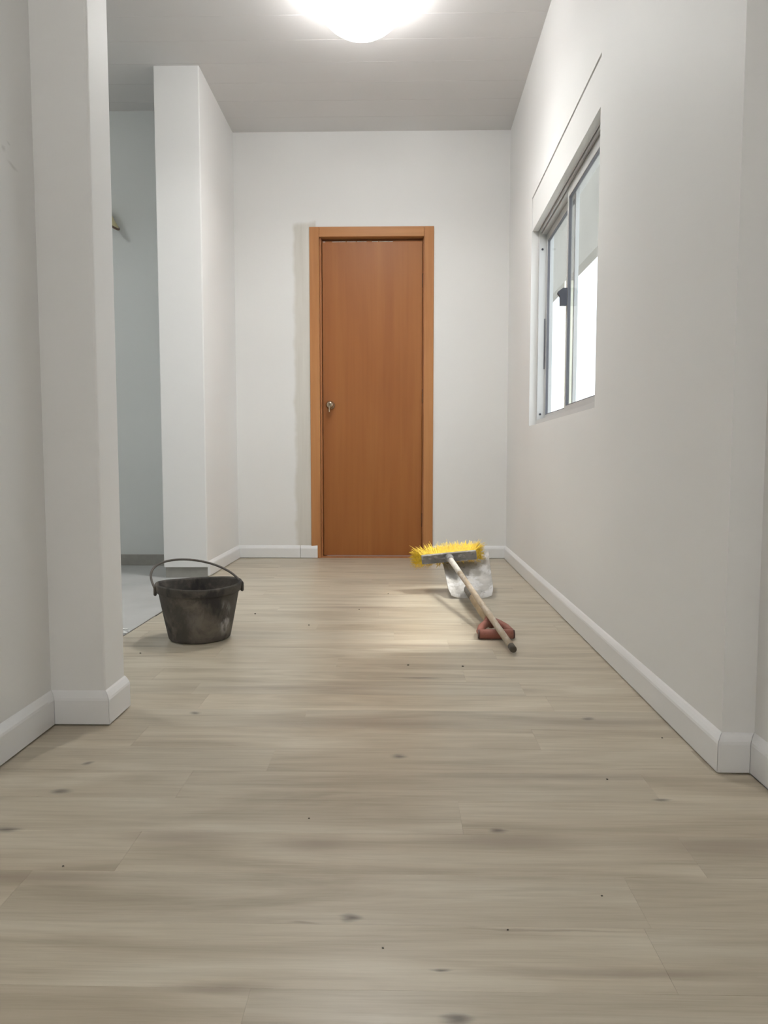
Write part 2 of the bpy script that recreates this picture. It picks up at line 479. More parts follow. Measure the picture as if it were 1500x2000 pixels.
for k in range(k0, k1):
    ya, yb = row0 + k * PW, min(row0 + (k + 1) * PW, YB + 0.02)
    xa = -1.056 if ya > 3.85 else (-1.005 if ya > YP1 - 0.13 else -0.84)
    xb = 0.72
    s = KNOWN.get(k, random.uniform(-0.9, 0.0))
    while s > xa: s -= PL
    j = 0
    while s < xb:
        a, b = max(s, xa), min(s + PL, xb)
        if b - a > 0.01:
            t = random.uniform(0.97, 1.03)
            g = random.uniform(-0.012, 0.012)
            if k == 0 and abs(a + 0.52) < 0.02: t = 1.10
            if k == -8 and abs(b - 0.337) < 0.02: t = 1.08
            if k == 2 and abs(b - 0.197) < 0.02: t = 1.08
            plank(a, b, ya, yb, (t + g, t, t - g))
        s += PL; j += 1
link('trim_1', bbox((-1.0115, YP1 - 0.1, -0.0085), (-1.0065, YC + 0.002, 0.0005)), 'steel', kind='structure',
     label='thin metal edge strip between laminate and concrete floor')

# concrete floor of the side room
link('floor_left', bbox((XROOM - 0.1, YP1 - 0.1, -0.12), (-1.0125, YROOM + 0.1, -0.0085)), 'concrete', kind='structure',
     label='bare grey concrete floor of the side room')

# ceiling with its boards
ceil = link('ceiling', bbox((XROOM - 0.15, Y0 - 0.15, CEIL + 0.010), (0.95, YB + 0.15, CEIL + 0.12)), 'ceiling', kind='structure',
            label='white lined ceiling lit by a lamp')
cb_me = None
y = Y0 - 0.1
while y < YB + 0.1:
    if cb_me is None:
        bm = bbox((XROOM - 0.1, 0.0003, 0), (0.90, 0.1997, 0.0095))
        es = [e for e in bm.edges if all(v.co.z < 0.001 for v in e.verts)]
        bevel(bm, 0.0012, 1, es)
        cb_me = bpy.data.meshes.new('ceiling_board')
        bm.to_mesh(cb_me); bm.free(); cb_me.materials.append(M['ceiling'])
    o = bpy.data.objects.new('ceiling_board', cb_me)
    o.location = (0, y, CEIL)
    o.parent = ceil
    COL.objects.link(o)
    y += 0.2

# back wall with the doorway
DX0, DX1, DZ = -0.575, 0.222, 2.130          # outer size of the door frame
bm = bmesh.new()
box(bm, (XC1 - 0.1, YB, -0.1), (DX0 + 0.02, YB + 0.13, CEIL + 0.011))
box(bm, (DX1 - 0.02, YB, -0.1), (0.95, YB + 0.13, CEIL + 0.011))
box(bm, (DX0 + 0.02, YB, DZ - 0.02), (DX1 - 0.02, YB + 0.13, CEIL + 0.011))
link('wall_back', bm, 'wall_back', kind='structure', label='white back wall with a grey filler patch beside the door')
# right wall with window opening
WU0, WU1, WZ0, WZ1, WZP = 1.065, 2.405, 0.824, 1.835, 2.005
TH = 0.116
bm = bmesh.new()
for a, b in (((0, 0, -0.1), (TH, WU0, CEIL + 0.011)), ((0, WU1, -0.1), (TH, RW_LEN + 0.1, CEIL + 0.011)),
             ((0, WU0, -0.1), (TH, WU1, WZ0)), ((0, WU0, WZP), (TH, WU1, CEIL + 0.011))):
    box(bm, a, b, RW)
link('wall_right', bm, 'wall', kind='structure', label='white right wall with the sliding window')
link('wall_right_near', bbox((XR_NEAR, Y0 - 0.1, -0.1), (XR_NEAR + TH, 1.4525, CEIL + 0.011)), 'wall', kind='structure',
     label='set back white wall at the right edge of the picture')
# left walls
bm = bmesh.new()
prism(bm, [(XROOM, YP1), (XROOM, Y0 - 0.1), (XL_NEAR, Y0 - 0.1), (XL_NEAR, YP0), (XP, YP0), (XP, YP1)], -0.1, CEIL + 0.011)
es = [e for e in bm.edges if abs(e.verts[0].co.x - XP) < 1e-4 and abs(e.verts[1].co.x - XP) < 1e-4 and abs(e.verts[0].co.z - e.verts[1].co.z) > 1]
bevel(bm, 0.006, 3, es)
link('wall_left', bm, 'wall_scuffed', kind='structure', label='white left wall ending in a short projecting stub')
bm = bmesh.new()
prism(bm, [(XC0, YC), (XC1, YC), (XC1, YB + 0.1), (XC0, YB + 0.1)], 0.052, CEIL + 0.011)
es = [e for e in bm.edges if abs(e.verts[0].co.y - YC) < 1e-4 and abs(e.verts[1].co.y - YC) < 1e-4 and abs(e.verts[0].co.z - e.verts[1].co.z) > 1]
bevel(bm, 0.006, 3, es)
col_o = link('wall_left_far', bm, 'wall', kind='structure', label='white end of the far left wall beside the opening')
link('plinth', bbox((XC0 + 0.008, YC + 0.008, -0.1), (XC1 - 0.001, YB, 0.0515)), 'cement', col_o)
# side room
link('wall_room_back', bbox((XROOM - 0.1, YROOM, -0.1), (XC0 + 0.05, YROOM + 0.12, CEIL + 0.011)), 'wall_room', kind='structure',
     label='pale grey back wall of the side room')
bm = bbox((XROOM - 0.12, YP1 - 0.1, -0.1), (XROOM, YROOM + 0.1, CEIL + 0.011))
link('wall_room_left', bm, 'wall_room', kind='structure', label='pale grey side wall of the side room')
link('wall_front', bbox((XL_NEAR - 0.1, Y0 - 0.12, -0.1), (XR_NEAR + 0.1, Y0, CEIL + 0.011)), 'wall', kind='structure',
     label='white wall behind the camera')
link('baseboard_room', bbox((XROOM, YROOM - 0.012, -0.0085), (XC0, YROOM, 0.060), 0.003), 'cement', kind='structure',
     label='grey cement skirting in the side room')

# skirting boards: one object for each straight run
def skirting(name, p, q, nrm, label, miter0=0.0, miter1=0.0, gap=0.0006):
    """p->q along the wall foot, nrm away from the wall; miter = extra length at the face per unit of thickness"""
    p, q, nrm = Vector((*p, 0)), Vector((*q, 0)), Vector((*nrm, 0)).normalized()
    d = (q - p).normalized()
    prof = [(0, 0.0034), (0.0125, 0.0034), (0.0125, 0.0620), (0.0112, 0.0675), (0.0075, 0.0740), (0.0035, 0.0800), (0.0, 0.0835)]
    bm = bmesh.new()
    rs = []
    for base, mi, sg in ((p, miter0, -1), (q, miter1, 1)):
        rs.append([base + nrm * t + d * sg * (t * mi - gap) + Vector((0, 0, z)) for t, z in prof])
    rings(bm, rs)
    bmesh.ops.recalc_face_normals(bm, faces=bm.faces[:])
    return link(name, bm, 'skirting', kind='structure', label=label)
rv = lambda w, u: (rw(w, u, 0).x, rw(w, u, 0).y)
rn = (RW.to_3x3() @ Vector((-1, 0, 0)))[:2]
skirting('baseboard_right', rv(0, 0), rv(0, RW_LEN), rn, 'white skirting board along the right wall', 1, -1)
skirting('baseboard_right_step', (0.665, 1.452), (XR_NEAR, 1.452), (0, -1), 'short white skirting piece on the step of the right wall', 1, -1)
skirting('baseboard_right_near', (XR_NEAR, 1.452), (XR_NEAR, Y0), (-1, 0), 'white skirting board at the right edge of the picture', -1, -1)
skirting('baseboard_left', (XL_NEAR, Y0), (XL_NEAR, YP0), (1, 0), 'white skirting board at the left edge of the picture', -1, -1)
skirting('baseboard_left_stub', (XL_NEAR, YP0), (XP, YP0), (0, -1), 'white skirting piece on the front of the wall stub', -1, 1)
skirting('baseboard_left_end', (XP, YP0), (XP, YP1), (1, 0), 'white skirting piece on the end of the wall stub', 1, 0.25)
skirting('baseboard_left_far', (XC1, YC + 0.004), (XC1, YB), (1, 0), 'white skirting board along the far left wall', 0, -1)
skirting('baseboard_back_left', (XC1, YB), (-0.648, YB), (0, -1), 'white skirting board on the back wall left of the door', -1, 0)
skirting('baseboard_back_end', (-0.646, YB), (-0.533, YB - 0.0095), (0, -1), 'short white skirting end piece lapping the door frame', 0, 0)
skirting('baseboard_back_right', (DX1 + 0.001, YB), (rv(0, RW_LEN)[0], YB), (0, -1), 'white skirting board on the back wall right of the door', 0, -1)

# ------------------------------------------------------------------ door
door = empty('door_1', (DX0, YB, 0), kind='structure', label='orange brown flush wooden door in a honey coloured frame')
def dpart(name, a, b, mat, parent=door, bev=0.0):
    c = Vector(((a[0] + b[0]) / 2, (a[1] + b[1]) / 2, (a[2] + b[2]) / 2))
    bm = bbox(tuple(Vector(a) - c), tuple(Vector(b) - c), bev)
    o = link(name, bm, mat)
    loc = c - Vector(door.location)
    if parent is door: o.location = loc
    else: o.location = loc - parent.location
    o.parent = parent
    return o
FW = 0.062
dpart('jamb', (DX0, YB - 0.009, 0.0), (DX0 + FW, YB + 0.09, DZ), 'frame_wood', bev=0.002)
dpart('jamb', (DX1 - FW, YB - 0.009, 0.0), (DX1, YB + 0.09, DZ), 'frame_wood', bev=0.002)
dpart('head_jamb', (DX0 + FW + 0.0005, YB - 0.009, DZ - FW), (DX1 - FW - 0.0005, YB + 0.09, DZ), 'frame_wood_h', bev=0.002)
LX0, LX1, LZ = DX0 + FW, DX1 - FW, DZ - FW
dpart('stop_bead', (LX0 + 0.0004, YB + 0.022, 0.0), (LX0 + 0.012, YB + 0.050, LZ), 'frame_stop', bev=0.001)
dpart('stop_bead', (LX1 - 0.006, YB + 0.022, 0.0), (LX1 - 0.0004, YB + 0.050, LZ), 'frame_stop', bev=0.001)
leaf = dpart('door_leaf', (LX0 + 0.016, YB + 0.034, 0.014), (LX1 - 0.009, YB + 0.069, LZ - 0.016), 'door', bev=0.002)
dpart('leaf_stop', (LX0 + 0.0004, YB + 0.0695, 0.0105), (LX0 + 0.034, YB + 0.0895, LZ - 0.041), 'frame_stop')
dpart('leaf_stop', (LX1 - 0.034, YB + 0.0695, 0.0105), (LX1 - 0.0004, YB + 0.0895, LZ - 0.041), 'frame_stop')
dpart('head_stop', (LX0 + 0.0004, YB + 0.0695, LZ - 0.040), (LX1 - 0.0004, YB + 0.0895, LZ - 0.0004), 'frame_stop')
# worn pale paint left on the edge over the leaf
bm = bmesh.new()
xx = LX0 + 0.018
for a, b in ((0.004, 0.018), (0.062, 0.150), (0.158, 0.215), (0.222, 0.285), (0.320, 0.360), (0.365, 0.455)):
    box(bm, (xx + a, YB + 0.0325, LZ - 0.0225), (xx + b, YB + 0.0345, LZ - 0.0185))
pr = link('paint_remnant', bm, 'specks', door, label='pale worn streaks along the top of the door', kind='stuff')
pr.location = -Vector(door.location)
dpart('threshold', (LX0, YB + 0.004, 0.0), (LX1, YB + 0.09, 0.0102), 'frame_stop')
for hz in (1.80, 1.06, 0.25):
    bm = bmesh.new()
    tube(bm, [(0, 0, -0.045), (0, 0, 0.045)], 0.0055, 10)
    o = link('hinge', bm, 'gap', door, True)
    o.location = (LX1 - 0.004 - DX0, 0.031, hz)
# knob
kx, kz = LX0 + 0.066, 1.003
kb = bmesh.new()
TK = Matrix.Rotation(math.radians(90), 4, 'X')
lathe(kb, [(0.0, 0.0), (0.0265, 0.0), (0.0275, 0.003), (0.026, 0.006), (0.017, 0.010), (0.0125, 0.014), (0.0115, 0.028), (0.016, 0.033), (0.0225, 0.040), (0.0245, 0.047), (0.0225, 0.055), (0.016, 0.061), (0.010, 0.0625), (0.009, 0.060), (0.0, 0.060)], 32, TK)
knob = link('door_knob', kb, 'brass', door, True, label='worn metal door knob')
knob.location = (kx - DX0, 0.034, kz)
auto_smooth(knob, 50)
bm = bmesh.new()
box(bm, (-0.0012, -0.078, -0.004), (0.0012, -0.058, 0.004))
bmesh.ops.create_circle(bm, cap_ends=False, segments=4, radius=0.0001)
kb2 = bmesh.new()
box(kb2, (-0.0012, -0.086, -0.004), (0.0012, -0.058, 0.004))
lathe(kb2, [(0.004, -0.0012), (0.0095, -0.0012), (0.0095, 0.0012), (0.004, 0.0012), (0.004, -0.0012)], 16,
      Matrix.Translation((0, -0.092, 0)) @ Matrix.Rotation(math.radians(90), 4, 'Y'))
tube(kb2, [(0, -0.092, -0.008), (0.001, -0.093, -0.022)], 0.0016, 8)
box(kb2, (-0.003, -0.095, -0.050), (0.003, -0.092, -0.020))
bm.free()
key = link('key', kb2, 'brass', knob)

# ------------------------------------------------------------------ window
win = empty('window_1', (0, 0, 0), kind='structure', label='grey aluminium sliding window in the right wall')
win.matrix_world = RW
def wpart(name, a, b, mat, parent=win, bev=0.0, **kw):
    o = link(name, bbox(a, b, bev), mat, **kw)
    o.parent = parent
    return o
FX0, FX1 = 0.036, 0.110                 # depth of the frame in the wall
FT = 0.030                              # width of its members
u0, u1, z0, z1 = WU0 + 0.0005, WU1 - 0.0005, WZ0 + 0.0005, WZ1 + 0.030
wpart('frame_jamb', (FX0, u1 - FT, z0), (FX1, u1, z1), 'alu', bev=0.001)
wpart('frame_jamb', (FX0, u0, z0), (FX1, u0 + FT, z1), 'alu', bev=0.001)
wpart('frame_sill', (FX0, u0 + FT + 0.0003, z0), (FX1, u1 - FT - 0.0003, z0 + 0.030), 'alu', bev=0.001)
hd = wpart('frame_head', (FX0 + 0.012, u0 + FT + 0.0003, z1 - 0.055), (FX1, u1 - FT - 0.0003, z1), 'alu', bev=0.001)
wpart('head_fin', (FX0 + 0.002, u0 + FT + 0.0003, z1 - 0.045), (FX0 + 0.010, u1 - FT - 0.0003, z1 - 0.028), 'alu', hd)
def sash(x0, x1, ua, ub, za, zb):
    s = empty('sash')
    s.parent = win
    sw = 0.021
    wpart('stile', (x0, ua, za), (x1, ua + sw, zb), 'alu', s, 0.0008)
    wpart('stile', (x0, ub - sw, za), (x1, ub, zb), 'alu', s, 0.0008)
    wpart('rail', (x0, ua + sw + 0.0002, za), (x1, ub - sw - 0.0002, za + 0.030), 'alu', s, 0.0008)
    wpart('rail', (x0, ua + sw + 0.0002, zb - 0.034), (x1, ub - sw - 0.0002, zb), 'alu', s, 0.0008)
    g = 0.004
    a, b, c, d = ua + sw, ub - sw, za + 0.030, zb - 0.034
    xm = (x0 + x1) / 2
    for q0, q1 in (((xm - 0.006, a + 0.0003, c + 0.0003), (xm + 0.006, a + g, d - 0.0003)), ((xm - 0.006, b - g, c + 0.0003), (xm + 0.006, b - 0.0003, d - 0.0003)),
                   ((xm - 0.006, a + g, c + 0.0003), (xm + 0.006, b - g, c + g)), ((xm - 0.006, a + g, d - g), (xm + 0.006, b - g, d - 0.0003))):
        wpart('gasket', q0, q1, 'alu_dark', s)
    wpart('glass_pane', (xm - 0.002, a + g, c + g), (xm + 0.002, b - g, d - g), 'glass', s)
    return s
UM = (WU0 + WU1) / 2 + 0.010
near_sash = sash(0.046, 0.062, u0 + FT * 0.6, UM + 0.018, z0 + 0.026, z1 - 0.056)
far_sash = sash(0.074, 0.090, UM - 0.014, u1 - FT * 0.9, z0 + 0.026, z1 - 0.056)
# latch on the meeting stile
bm = bmesh.new()
prof = [(0.0, 0.045), (-0.018, 0.045), (-0.038, 0.030), (-0.040, 0.022), (-0.030, 0.008), (-0.029, -0.030), (0.0, -0.030)]
uu = UM + 0.004
lo = [bm.verts.new((0.0455 + w, uu - 0.009, 1.345 + z)) for w, z in prof]
hi = [bm.verts.new((0.0455 + w, uu + 0.009, 1.345 + z)) for w, z in prof]
bm.faces.new(lo); bm.faces.new(hi[::-1])
for i in range(len(prof)):
    j = (i + 1) % len(prof); bm.faces.new((lo[j], lo[i], hi[i], hi[j]))
bmesh.ops.recalc_face_normals(bm, faces=bm.faces[:])
link('latch', bm, 'plastic_dark', near_sash, label='dark grey plastic latch')
bm = bmesh.new(); box(bm, (FX0 + 0.030, u1 - FT - 0.003, 1.12), (FX0 + 0.036, u1 - FT - 0.0003, 1.38))
link('strike', bm, 'alu_dark', win)
for sz in (0.885, 1.735):
    bm = bmesh.new()
    lathe(bm, [(0, 0.0), (0.006, 0.0), (0.0055, 0.0025), (0.0, 0.003)], 14, Matrix.Translation((FX0 + 0.016, u1 - FT - 0.0003, sz)) @ Matrix.Rotation(math.radians(90), 4, 'X'))
    link('screw_cap', bm, 'plastic_dark', win, True)
# shutter box cover over the window, with a dark sheet as the shade in its joint
tb = bmesh.new()
box(tb, (0.0035, WU0 + 0.003, WZ1), (0.0355, WU1 - 0.003, WZP - 0.005), RW)
link('trim_2', tb, 'wall', kind='structure', label='white cover panel of the shutter box above the window')
tb = bmesh.new()
box(tb, (0.0360, WU0, z1 + 0.0005), (0.112, WU1, WZP + 0.001), RW)
link('trim_3', tb, 'gap', kind='structure', label='dark backing that draws the shadow line around the shutter box cover')

# ------------------------------------------------------------------ outside
ext = link('wall_exterior', bbox((1.50, 5.05, 2.262), (1.58, 12.0, 4.2)), 'facade', kind='structure', label='grey cladding band of a canopy outside the window')
for py_ in (6.62, 11.9):
    link('post', bbox((1.502, py_, -0.13), (1.578, py_ + 0.05, 2.2615)), 'post', ext)
link('ground_outside', bbox((0.83, -6.0, -0.35), (14.0, 24.0, -0.13)), 'concrete', kind='structure', label='concrete ground outside the window')
link('roof_2', bbox((XROOM - 0.95, Y0 - 0.5, CEIL + 0.13), (1.0, YB + 0.5, CEIL + 0.25)), 'eave', kind='structure', label='flat roof over the room')

# ------------------------------------------------------------------ ceiling lamp, and two unseen lamps added for fill
def ceiling_lamp(x, y, label, opal, bowl):
    lamp = empty('ceiling_lamp', (x, y, CEIL), label=label, category='lamp')
    bm = bmesh.new()
    lathe(bm, [(0.0001, -0.0005), (0.060, -0.0005), (0.064, -0.004), (0.064, -0.012), (0.058, -0.016), (0.0001, -0.016)], 48)
    auto_smooth(link('lamp_base', bm, 'white_plastic', lamp), 40)
    bm = bmesh.new()      # glowing bowl shaped to imitate lens glare, open below for the light panel
    lathe(bm, [(0.0001, -0.0165), (0.055, -0.0165), (0.110, -0.028), (0.160, -0.050), (0.184, -0.076), (0.186, -0.098), (0.172, -0.126), (0.142, -0.156), (0.110, -0.178), (0.099, -0.184),
               (0.0945, -0.185), (0.0920, -0.183), (0.0920, -0.140), (0.0001, -0.140)], 32)
    auto_smooth(link('lamp_bowl', bm, bowl, lamp), 60)
    bm = bmesh.new()
    lathe(bm, [(0.0001, -0.1405), (0.088, -0.1405), (0.088, -0.147), (0.0001, -0.1475)], 24)
    auto_smooth(link('light_panel', bm, opal, lamp), 60)
ceiling_lamp(-0.17, 3.30, 'round white ceiling lamp switched on at the top of the picture', 'opal', 'bowl')
ceiling_lamp(-0.05, -1.22, 'unseen ceiling lamp added behind the camera for fill light', 'fill_globe', 'fill_globe')  # added out of view to brighten the near walls
ceiling_lamp(-2.35, 2.90, 'unseen ceiling lamp added in the side room for fill light', 'fill_panel', 'fill_bowl')  # added out of view to brighten the side room

# ------------------------------------------------------------------ wall lamp glimpsed in the side room
wl = empty('wall_lamp', (-1.78, YROOM, 2.10), label='small pale yellow shade with brown rim glimpsed behind the left wall stub', category='wall lamp')
TL = Matrix.Translation((0.080, -0.085, -0.058)) @ Matrix.Rotation(math.radians(41), 4, 'Y') @ Matrix.Rotation(math.radians(12), 4, 'X')
bm = bmesh.new()
top_c = Vector((0.022, -0.085, 0.055))
rs = []
for k_, r_ in ((0.0, 0.046), (0.35, 0.036), (0.7, 0.026), (1.0, 0.018)):
    ring = []
    for i in range(28):
        an = 2 * math.pi * i / 28
        lo_ = TL @ Vector((r_ * math.cos(an), r_ * math.sin(an), 0.001))
        hi_ = top_c + Vector((r_ * math.cos(an), r_ * math.sin(an), 0))
        ring.append(lo_.lerp(hi_, k_))
    rs.append(ring)
rings(bm, rs)
bmesh.ops.recalc_face_normals(bm, faces=bm.faces[:])
auto_smooth(link('lamp_shade', bm, 'yellow_shade', wl))
bm = bmesh.new()
lathe(bm, [(0.0001, -0.012), (0.053, -0.010), (0.056, -0.005), (0.053, 0.0), (0.0001, 0.0)], 28, TL)
auto_smooth(link('rim', bm, 'brown_rim', wl))
bm = bmesh.new()
tube(bm, [(0.0, 0.0, 0.0), (0.0, -0.05, 0.04), tuple(top_c)], 0.008, 10)
link('arm', bm, 'brown_rim', wl, True)
bm = bmesh.new()
lathe(bm, [(0.0, 0.0), (0.035, 0.0), (0.035, 0.008), (0.0, 0.012)], 24, Matrix.Rotation(math.radians(90), 4, 'X'))
link('wall_plate', bm, 'brown_rim', wl, True)

# ------------------------------------------------------------------ bucket
BX, BY = -0.722, 2.553
bk = empty('bucket', (BX, BY, 0), label='dirty black rubber builder\'s bucket with a wire handle on the floor', category='bucket')
def bk_pt(r, z, a, oval=0.0):
    q = 1 + oval * math.cos(2 * (a - math.radians(19)))
    return Vector((r * q * math.cos(a), r * q * math.sin(a), z + 0.012 * (z / 0.2) ** 3 * math.sin(2 * a + 0.7) * 0.35))
N = 56
prof_out = [(0.0, 0.004), (0.088, 0.003), (0.098, 0.0), (0.1045, 0.001), (0.109, 0.006), (0.1115, 0.016), (0.120, 0.060), (0.129, 0.110), (0.1365, 0.155), (0.1385, 0.168),
            (0.1440, 0.170), (0.1460, 0.174), (0.1485, 0.196), (0.1478, 0.2005), (0.1455, 0.202), (0.1425, 0.200), (0.1405, 0.194)]
prof_in = [(0.134, 0.150), (0.122, 0.080), (0.110, 0.018), (0.100, 0.011), (0.0, 0.011)]
bm = bmesh.new()
def bk_ring(r, z):
    ov = 0.028 * (z / 0.2) ** 2
    return [bk_pt(max(r, 1e-4), z, 2 * math.pi * k / N, ov) for k in range(N)]
rings(bm, [bk_ring(r, z) for r, z in prof_out + prof_in])
bmesh.ops.recalc_face_normals(bm, faces=bm.faces[:])
auto_smooth(link('bucket_body', bm, 'rubber', bk), 50)
A_EAR = math.radians(19)
for sgn in (0, 1):
    a = A_EAR + math.pi * (1 - sgn)
    T = Matrix.Rotation(a, 4, 'Z')
    bm = bmesh.new()
    box(bm, (0.146, -0.024, 0.164), (0.1575, 0.024, 0.200), T)
    bevel(bm, 0.005, 2)
    auto_smooth(link('ear', bm, 'rubber', bk), 50)
# wire handle leaning back
ax = Vector((math.cos(A_EAR), math.sin(A_EAR), 0))
back = Vector((-math.sin(A_EAR), math.cos(A_EAR), 0))
lean = math.radians(57)
updir = back * math.sin(lean) + Vector((0, 0, 1)) * math.cos(lean)
pts = []
for i in range(41):
    t = math.pi * i / 40
    e = 0.153 * math.cos(t) + 0.062 * math.sin(t)
    hgt = 0.152 * math.sin(t) ** 0.85
    pts.append(-ax * e + updir * hgt + Vector((0, 0, 0.188)))
bm = bmesh.new()
tube(bm, pts, 0.0042, 10)
link('handle', bm, 'wire', bk, True)

# ------------------------------------------------------------------ shovel, lying on its back
sh = empty('shovel', (0.335, 3.31, 0), label='square cement-crusted shovel with a red D grip lying under the broom', category='shovel')
def S(x, y, z): return Vector((x - 0.335, y - 3.31, z))
# blade: v across, u from heel to tip
NU, NV = 22, 20
grid_t, grid_b = [], []
def blade_pt(u, v):
    L = 0.315
    hw = 0.103 + 0.014 * u
    if u < 0.14:                       # rounded heel corners
        k = 1 - u / 0.14
        hw *= 1 - 0.09 * k ** 2.2
    cx = 0.338 - 0.006 * u
    s = u * L
    # side view: short turned heel, then the lifted blade
    zz = 0.016 * min(1, (u / 0.06)) ** 0.5 + 0.455 * max(0, s - 0.01)
    yy = 3.306 + s * 0.88
    dish = 0.016 * abs(v) ** 3.2 + 0.007 * math.exp(-((v) / 0.22) ** 2) * (1 - u)
    roll = 0.012 * v * u
    x = cx + v * hw
    if u > 0.999 and v > 0.93: zz += 0.008
    return Vector((x - 0.335, yy - 3.31 - dish * 0.4, zz + dish + roll + 0.0008))
bm = bmesh.new()
vt = [[bm.verts.new(blade_pt((i / NU) ** 1.35, -1 + 2 * j / NV)) for j in range(NV + 1)] for i in range(NU + 1)]
for i in range(NU):
    for j in range(NV):
        bm.faces.new((vt[i][j], vt[i][j + 1], vt[i + 1][j + 1], vt[i + 1][j]))
bm.normal_update()
bmesh.ops.solidify(bm, geom=bm.faces[:], thickness=0.0022)
bmesh.ops.recalc_face_normals(bm, faces=bm.faces[:])
auto_smooth(link('blade', bm, 'blade', sh), 45)
# socket and shaft
bm = bmesh.new()
tube(bm, [S(0.324, 3.350, 0.038), S(0.323, 3.325, 0.043), S(0.322, 3.290, 0.046), S(0.322, 3.24, 0.048), S(0.325, 3.15, 0.0470), S(0.327, 3.09, 0.0460)],
     [0.010, 0.017, 0.0205, 0.0212, 0.0210, 0.0208], 16)
link('socket', bm, 'socket', sh, True)
bm = bmesh.new()
tube(bm, [S(0.326, 3.11, 0.0465), S(0.331, 2.95, 0.043), S(0.337, 2.80, 0.039), S(0.344, 2.675, 0.0362)], [0.0195, 0.0195, 0.019, 0.018], 16)
link('shaft', bm, 'shaft', sh, True)
# D grip
gp = bmesh.new()
gc = Vector((0.351, 2.548, 0.0185))
tube(gp, [S(gc.x - 0.060, gc.y, gc.z), S(gc.x - 0.03, gc.y, gc.z), S(gc.x + 0.03, gc.y, gc.z), S(gc.x + 0.060, gc.y, gc.z)], [0.0165, 0.0178, 0.0178, 0.0165], 18)
grip = link('grip_bar', gp, 'grip', sh, True)
for sg in (-1, 1):
    bm = bmesh.new()
    tube(bm, [S(gc.x + sg * 0.0602, gc.y, gc.z), S(gc.x + sg * 0.0655, gc.y, gc.z)], [0.0168, 0.0150], 18)
    link('end_cap', bm, 'grip_cap', grip)
for sg in (-1, 1):
    bm = bmesh.new()
    tube(bm, [S(gc.x + sg * 0.052, gc.y, gc.z), S(gc.x + sg * 0.055, gc.y + 0.030, gc.z + 0.003), S(gc.x + sg * 0.046, gc.y + 0.065, gc.z + 0.009), S(gc.x + sg * 0.024, gc.y + 0.100, gc.z + 0.015), S(gc.x - 0.004, gc.y + 0.130, gc.z + 0.0185)],
         [0.0135, 0.0135, 0.0135, 0.015, 0.018], 14)
    link('yoke', bm, 'grip', sh, True)
bm = bmesh.new()
tube(bm, [S(gc.x - 0.003, gc.y + 0.105, gc.z + 0.016), S(gc.x - 0.006, gc.y + 0.145, gc.z + 0.0195)], [0.0205, 0.0205], 16)
link('ferrule', bm, 'grip', sh, True)

# ------------------------------------------------------------------ broom, resting on the shovel
TIP = Vector((0.380, 2.335, 0.0175))
JNT = Vector((0.243, 3.440, 0.174))
br = empty('broom', TIP, label='yellow bristled broom with a grey head and wooden stick lying on the shovel', category='broom')
B = lambda p: Vector(p) - TIP
ad = (JNT - TIP).normalized()
e1 = Vector((math.cos(math.radians(6.0)), -0.03, math.sin(math.radians(6.0)))).normalized()   # along the head
bdir = Vector((0.02, 1.0, 0.02)); bdir = (bdir - e1 * bdir.dot(e1)).normalized()               # bristle direction
e3 = e1.cross(bdir).normalized()                                                               # across the head
HC = JNT + Vector((0.0, 0.0, 0.0)) 
TH_ = Matrix((( e1.x, bdir.x, e3.x, B(HC).x), (e1.y, bdir.y, e3.y, B(HC).y), (e1.z, bdir.z, e3.z, B(HC).z), (0, 0, 0, 1)))
bm = bmesh.new()
box(bm, (-0.133, 0.0, -0.0215), (0.133, 0.034, 0.0215), TH_)
bevel(bm, 0.005, 3)
head = auto_smooth(link('broom_head', bm, 'grey_head', br), 40)
bm = bmesh.new()      # raised rim and web of the moulded head
for a, b in (((-0.131, -0.004, 0.0165), (0.131, 0.002, 0.0205)), ((-0.131, -0.004, -0.0205), (0.131, 0.002, -0.0165)),
             ((-0.1315, -0.004, -0.0165), (-0.1265, 0.002, 0.0165)), ((0.1265, -0.004, -0.0165), (0.1315, 0.002, 0.0165))):
    box(bm, a, b, TH_)
link('rim', bm, 'grey_head', head)
for sg in (-1, 1):
    bm = bmesh.new()
    v = [TH_ @ Vector(p) for p in ((sg * 0.016, -0.012, -0.004), (sg * 0.070, 0.001, -0.002), (sg * 0.016, 0.001, -0.004),
                                   (sg * 0.016, -0.012, 0.004), (sg * 0.070, 0.001, 0.002), (sg * 0.016, 0.001, 0.004))]
    v = [bm.verts.new(p) for p in v]
    for f in ((0, 1, 2), (5, 4, 3), (0, 3, 4, 1), (1, 4, 5, 2), (2, 5, 3, 0)): bm.faces.new([v[i] for i in f])
    bmesh.ops.recalc_face_normals(bm, faces=bm.faces[:])
    link('web', bm, 'grey_head', head)
SP = lambda s: JNT - ad * s - TIP
bm = bmesh.new()
tube(bm, [SP(-0.006), SP(0.012), SP(0.030), SP(0.046)], [0.0205, 0.0195, 0.0175, 0.0160], 18)
link('socket', bm, 'grey_head', br, True)
bm = bmesh.new()
tube(bm, [SP(0.040), SP(0.10), SP(0.19), SP(0.255)], [0.0135, 0.0133, 0.0130, 0.0127], 16)
link('sleeve', bm, 'sleeve', br, True)
LB = (JNT - TIP).length
bm = bmesh.new()
tube(bm, [SP(0.25), SP(0.5), SP(0.8), SP(LB - 0.032)], [0.0117, 0.0118, 0.0117, 0.0116], 16)
link('stick', bm, 'broom_wood', br, True)
bm = bmesh.new()
tube(bm, [SP(LB - 0.0325), SP(LB - 0.006), SP(LB - 0.001), SP(LB + 0.001)], [0.0117, 0.0117, 0.0105, 0.006], 16)
link('stick_end', bm, 'tip_dark', br, True)
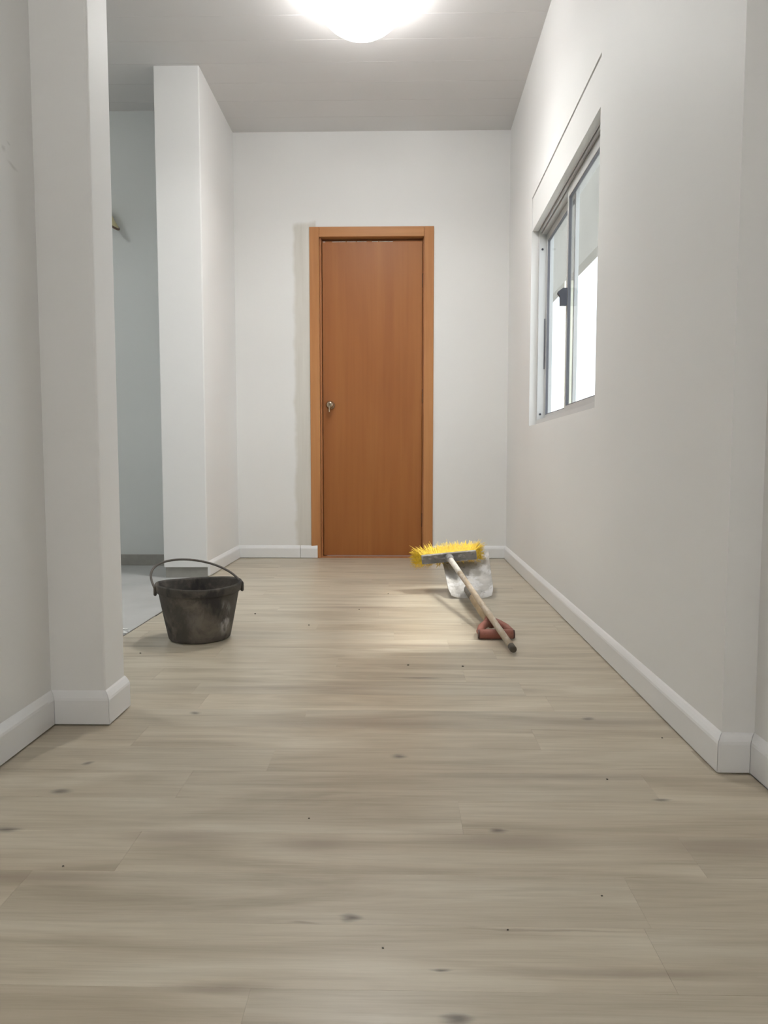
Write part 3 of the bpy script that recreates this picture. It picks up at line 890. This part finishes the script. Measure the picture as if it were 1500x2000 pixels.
# bristles: flared rows of thin strands
bm = bmesh.new()
rng = random.Random(3)
for i in range(34):
    for j in range(6):
        a = -1 + 2 * (i + 0.5) / 34
        c = -1 + 2 * (j + 0.5) / 6
        for s in range(16):
            p = Vector((a * 0.130 + rng.uniform(-.0025, .0025), 0.033, c * 0.018 + rng.uniform(-.0015, .0015)))
            ln = rng.uniform(0.066, 0.098)
            fl = Vector(((1.05 if a < 0 else 0.75) * math.copysign(abs(a) ** 2.4, a) + rng.gauss(0, 0.13), 1.0, 0.36 * c + rng.gauss(0, 0.18) + 0.06))
            d = fl.normalized() * ln
            mid = p + d * 0.5 + Vector((-0.10 * d.x, 0, 0))
            end = p + d + Vector((rng.gauss(0, 0.003), 0, rng.gauss(0, 0.003) - 0.002))
            w = 0.0013
            loc = []
            for q, r in ((p, w), (mid, w * 0.95), (end, w * 0.5)):
                cw = TH_ @ q
                wx, wy = cw.x + TIP.x, cw.y + TIP.y
                lift = 0.0
                if 0.21 < wx < 0.47 and wy < 3.60:          # strands bend over the blade they rest on
                    lift = max(0.0, 0.021 + 0.455 * max(0.0, (wy - 3.306) / 0.88 - 0.01) + 0.05 * max(0, abs(wx - 0.335) - 0.07) - (cw.z + TIP.z))
                loc.append([TH_ @ (q + Vector((r * math.cos(t), 0, r * math.sin(t)))) + Vector((0, 0, lift)) for t in (0.5, 2.6, 4.7)])
            R_ = [[bm.verts.new(x) for x in l] for l in loc]
            for A_, B_ in zip(R_, R_[1:]):
                for t in range(3): bm.faces.new((A_[t], A_[(t + 1) % 3], B_[(t + 1) % 3], B_[t]))
            bm.faces.new(R_[-1])
bmesh.ops.recalc_face_normals(bm, faces=bm.faces[:])
link('bristles', bm, 'bristle', br, kind='stuff', label='flared yellow bristles')

# ------------------------------------------------------------------ crumbs on the floor
bm = bmesh.new()
rng = random.Random(11)
spots = [(-0.60, 2.95, 0.004), (-0.86, 2.33, 0.003), (0.03, 2.21, 0.003), (0.20, 2.20, 0.003), (-0.35, 2.75, 0.003), (-0.17, 3.05, 0.003), (-0.05, 3.42, 0.003),
         (-0.53, 1.08, 0.0018), (-0.16, 1.24, 0.0018), (0.42, 1.41, 0.002), (0.61, 1.63, 0.002), (-0.02, 0.90, 0.0015), (0.15, 0.94, 0.0015), (0.30, 1.02, 0.0015)]
for (x, y, r) in spots:
    res = bmesh.ops.create_icosphere(bm, subdivisions=1, radius=r)
    for v in res['verts']:
        v.co = Vector((v.co.x * rng.uniform(0.8, 1.5) + x, v.co.y + y, max(0.0, v.co.z * 0.6 + r * 0.4)))
link('floor_crumbs', bm, 'tip_dark', kind='stuff', label='small dark crumbs of dirt scattered on the laminate', category='crumbs')
bm = bmesh.new()
for i in range(16):
    x = -0.985 - 0.05 * rng.random() ** 2 - 0.03; y = 2.48 + 0.25 * rng.random(); r = rng.uniform(0.003, 0.009)
    res = bmesh.ops.create_icosphere(bm, subdivisions=1, radius=r)
    for v in res['verts']:
        v.co = Vector((v.co.x * 1.3 + x, v.co.y + y, max(-0.0083, v.co.z * 0.6 + r * 0.3 - 0.0083)))
link('plaster_crumbs', bm, 'white_plastic', kind='stuff', label='white plaster crumbs along the edge of the concrete floor', category='crumbs')
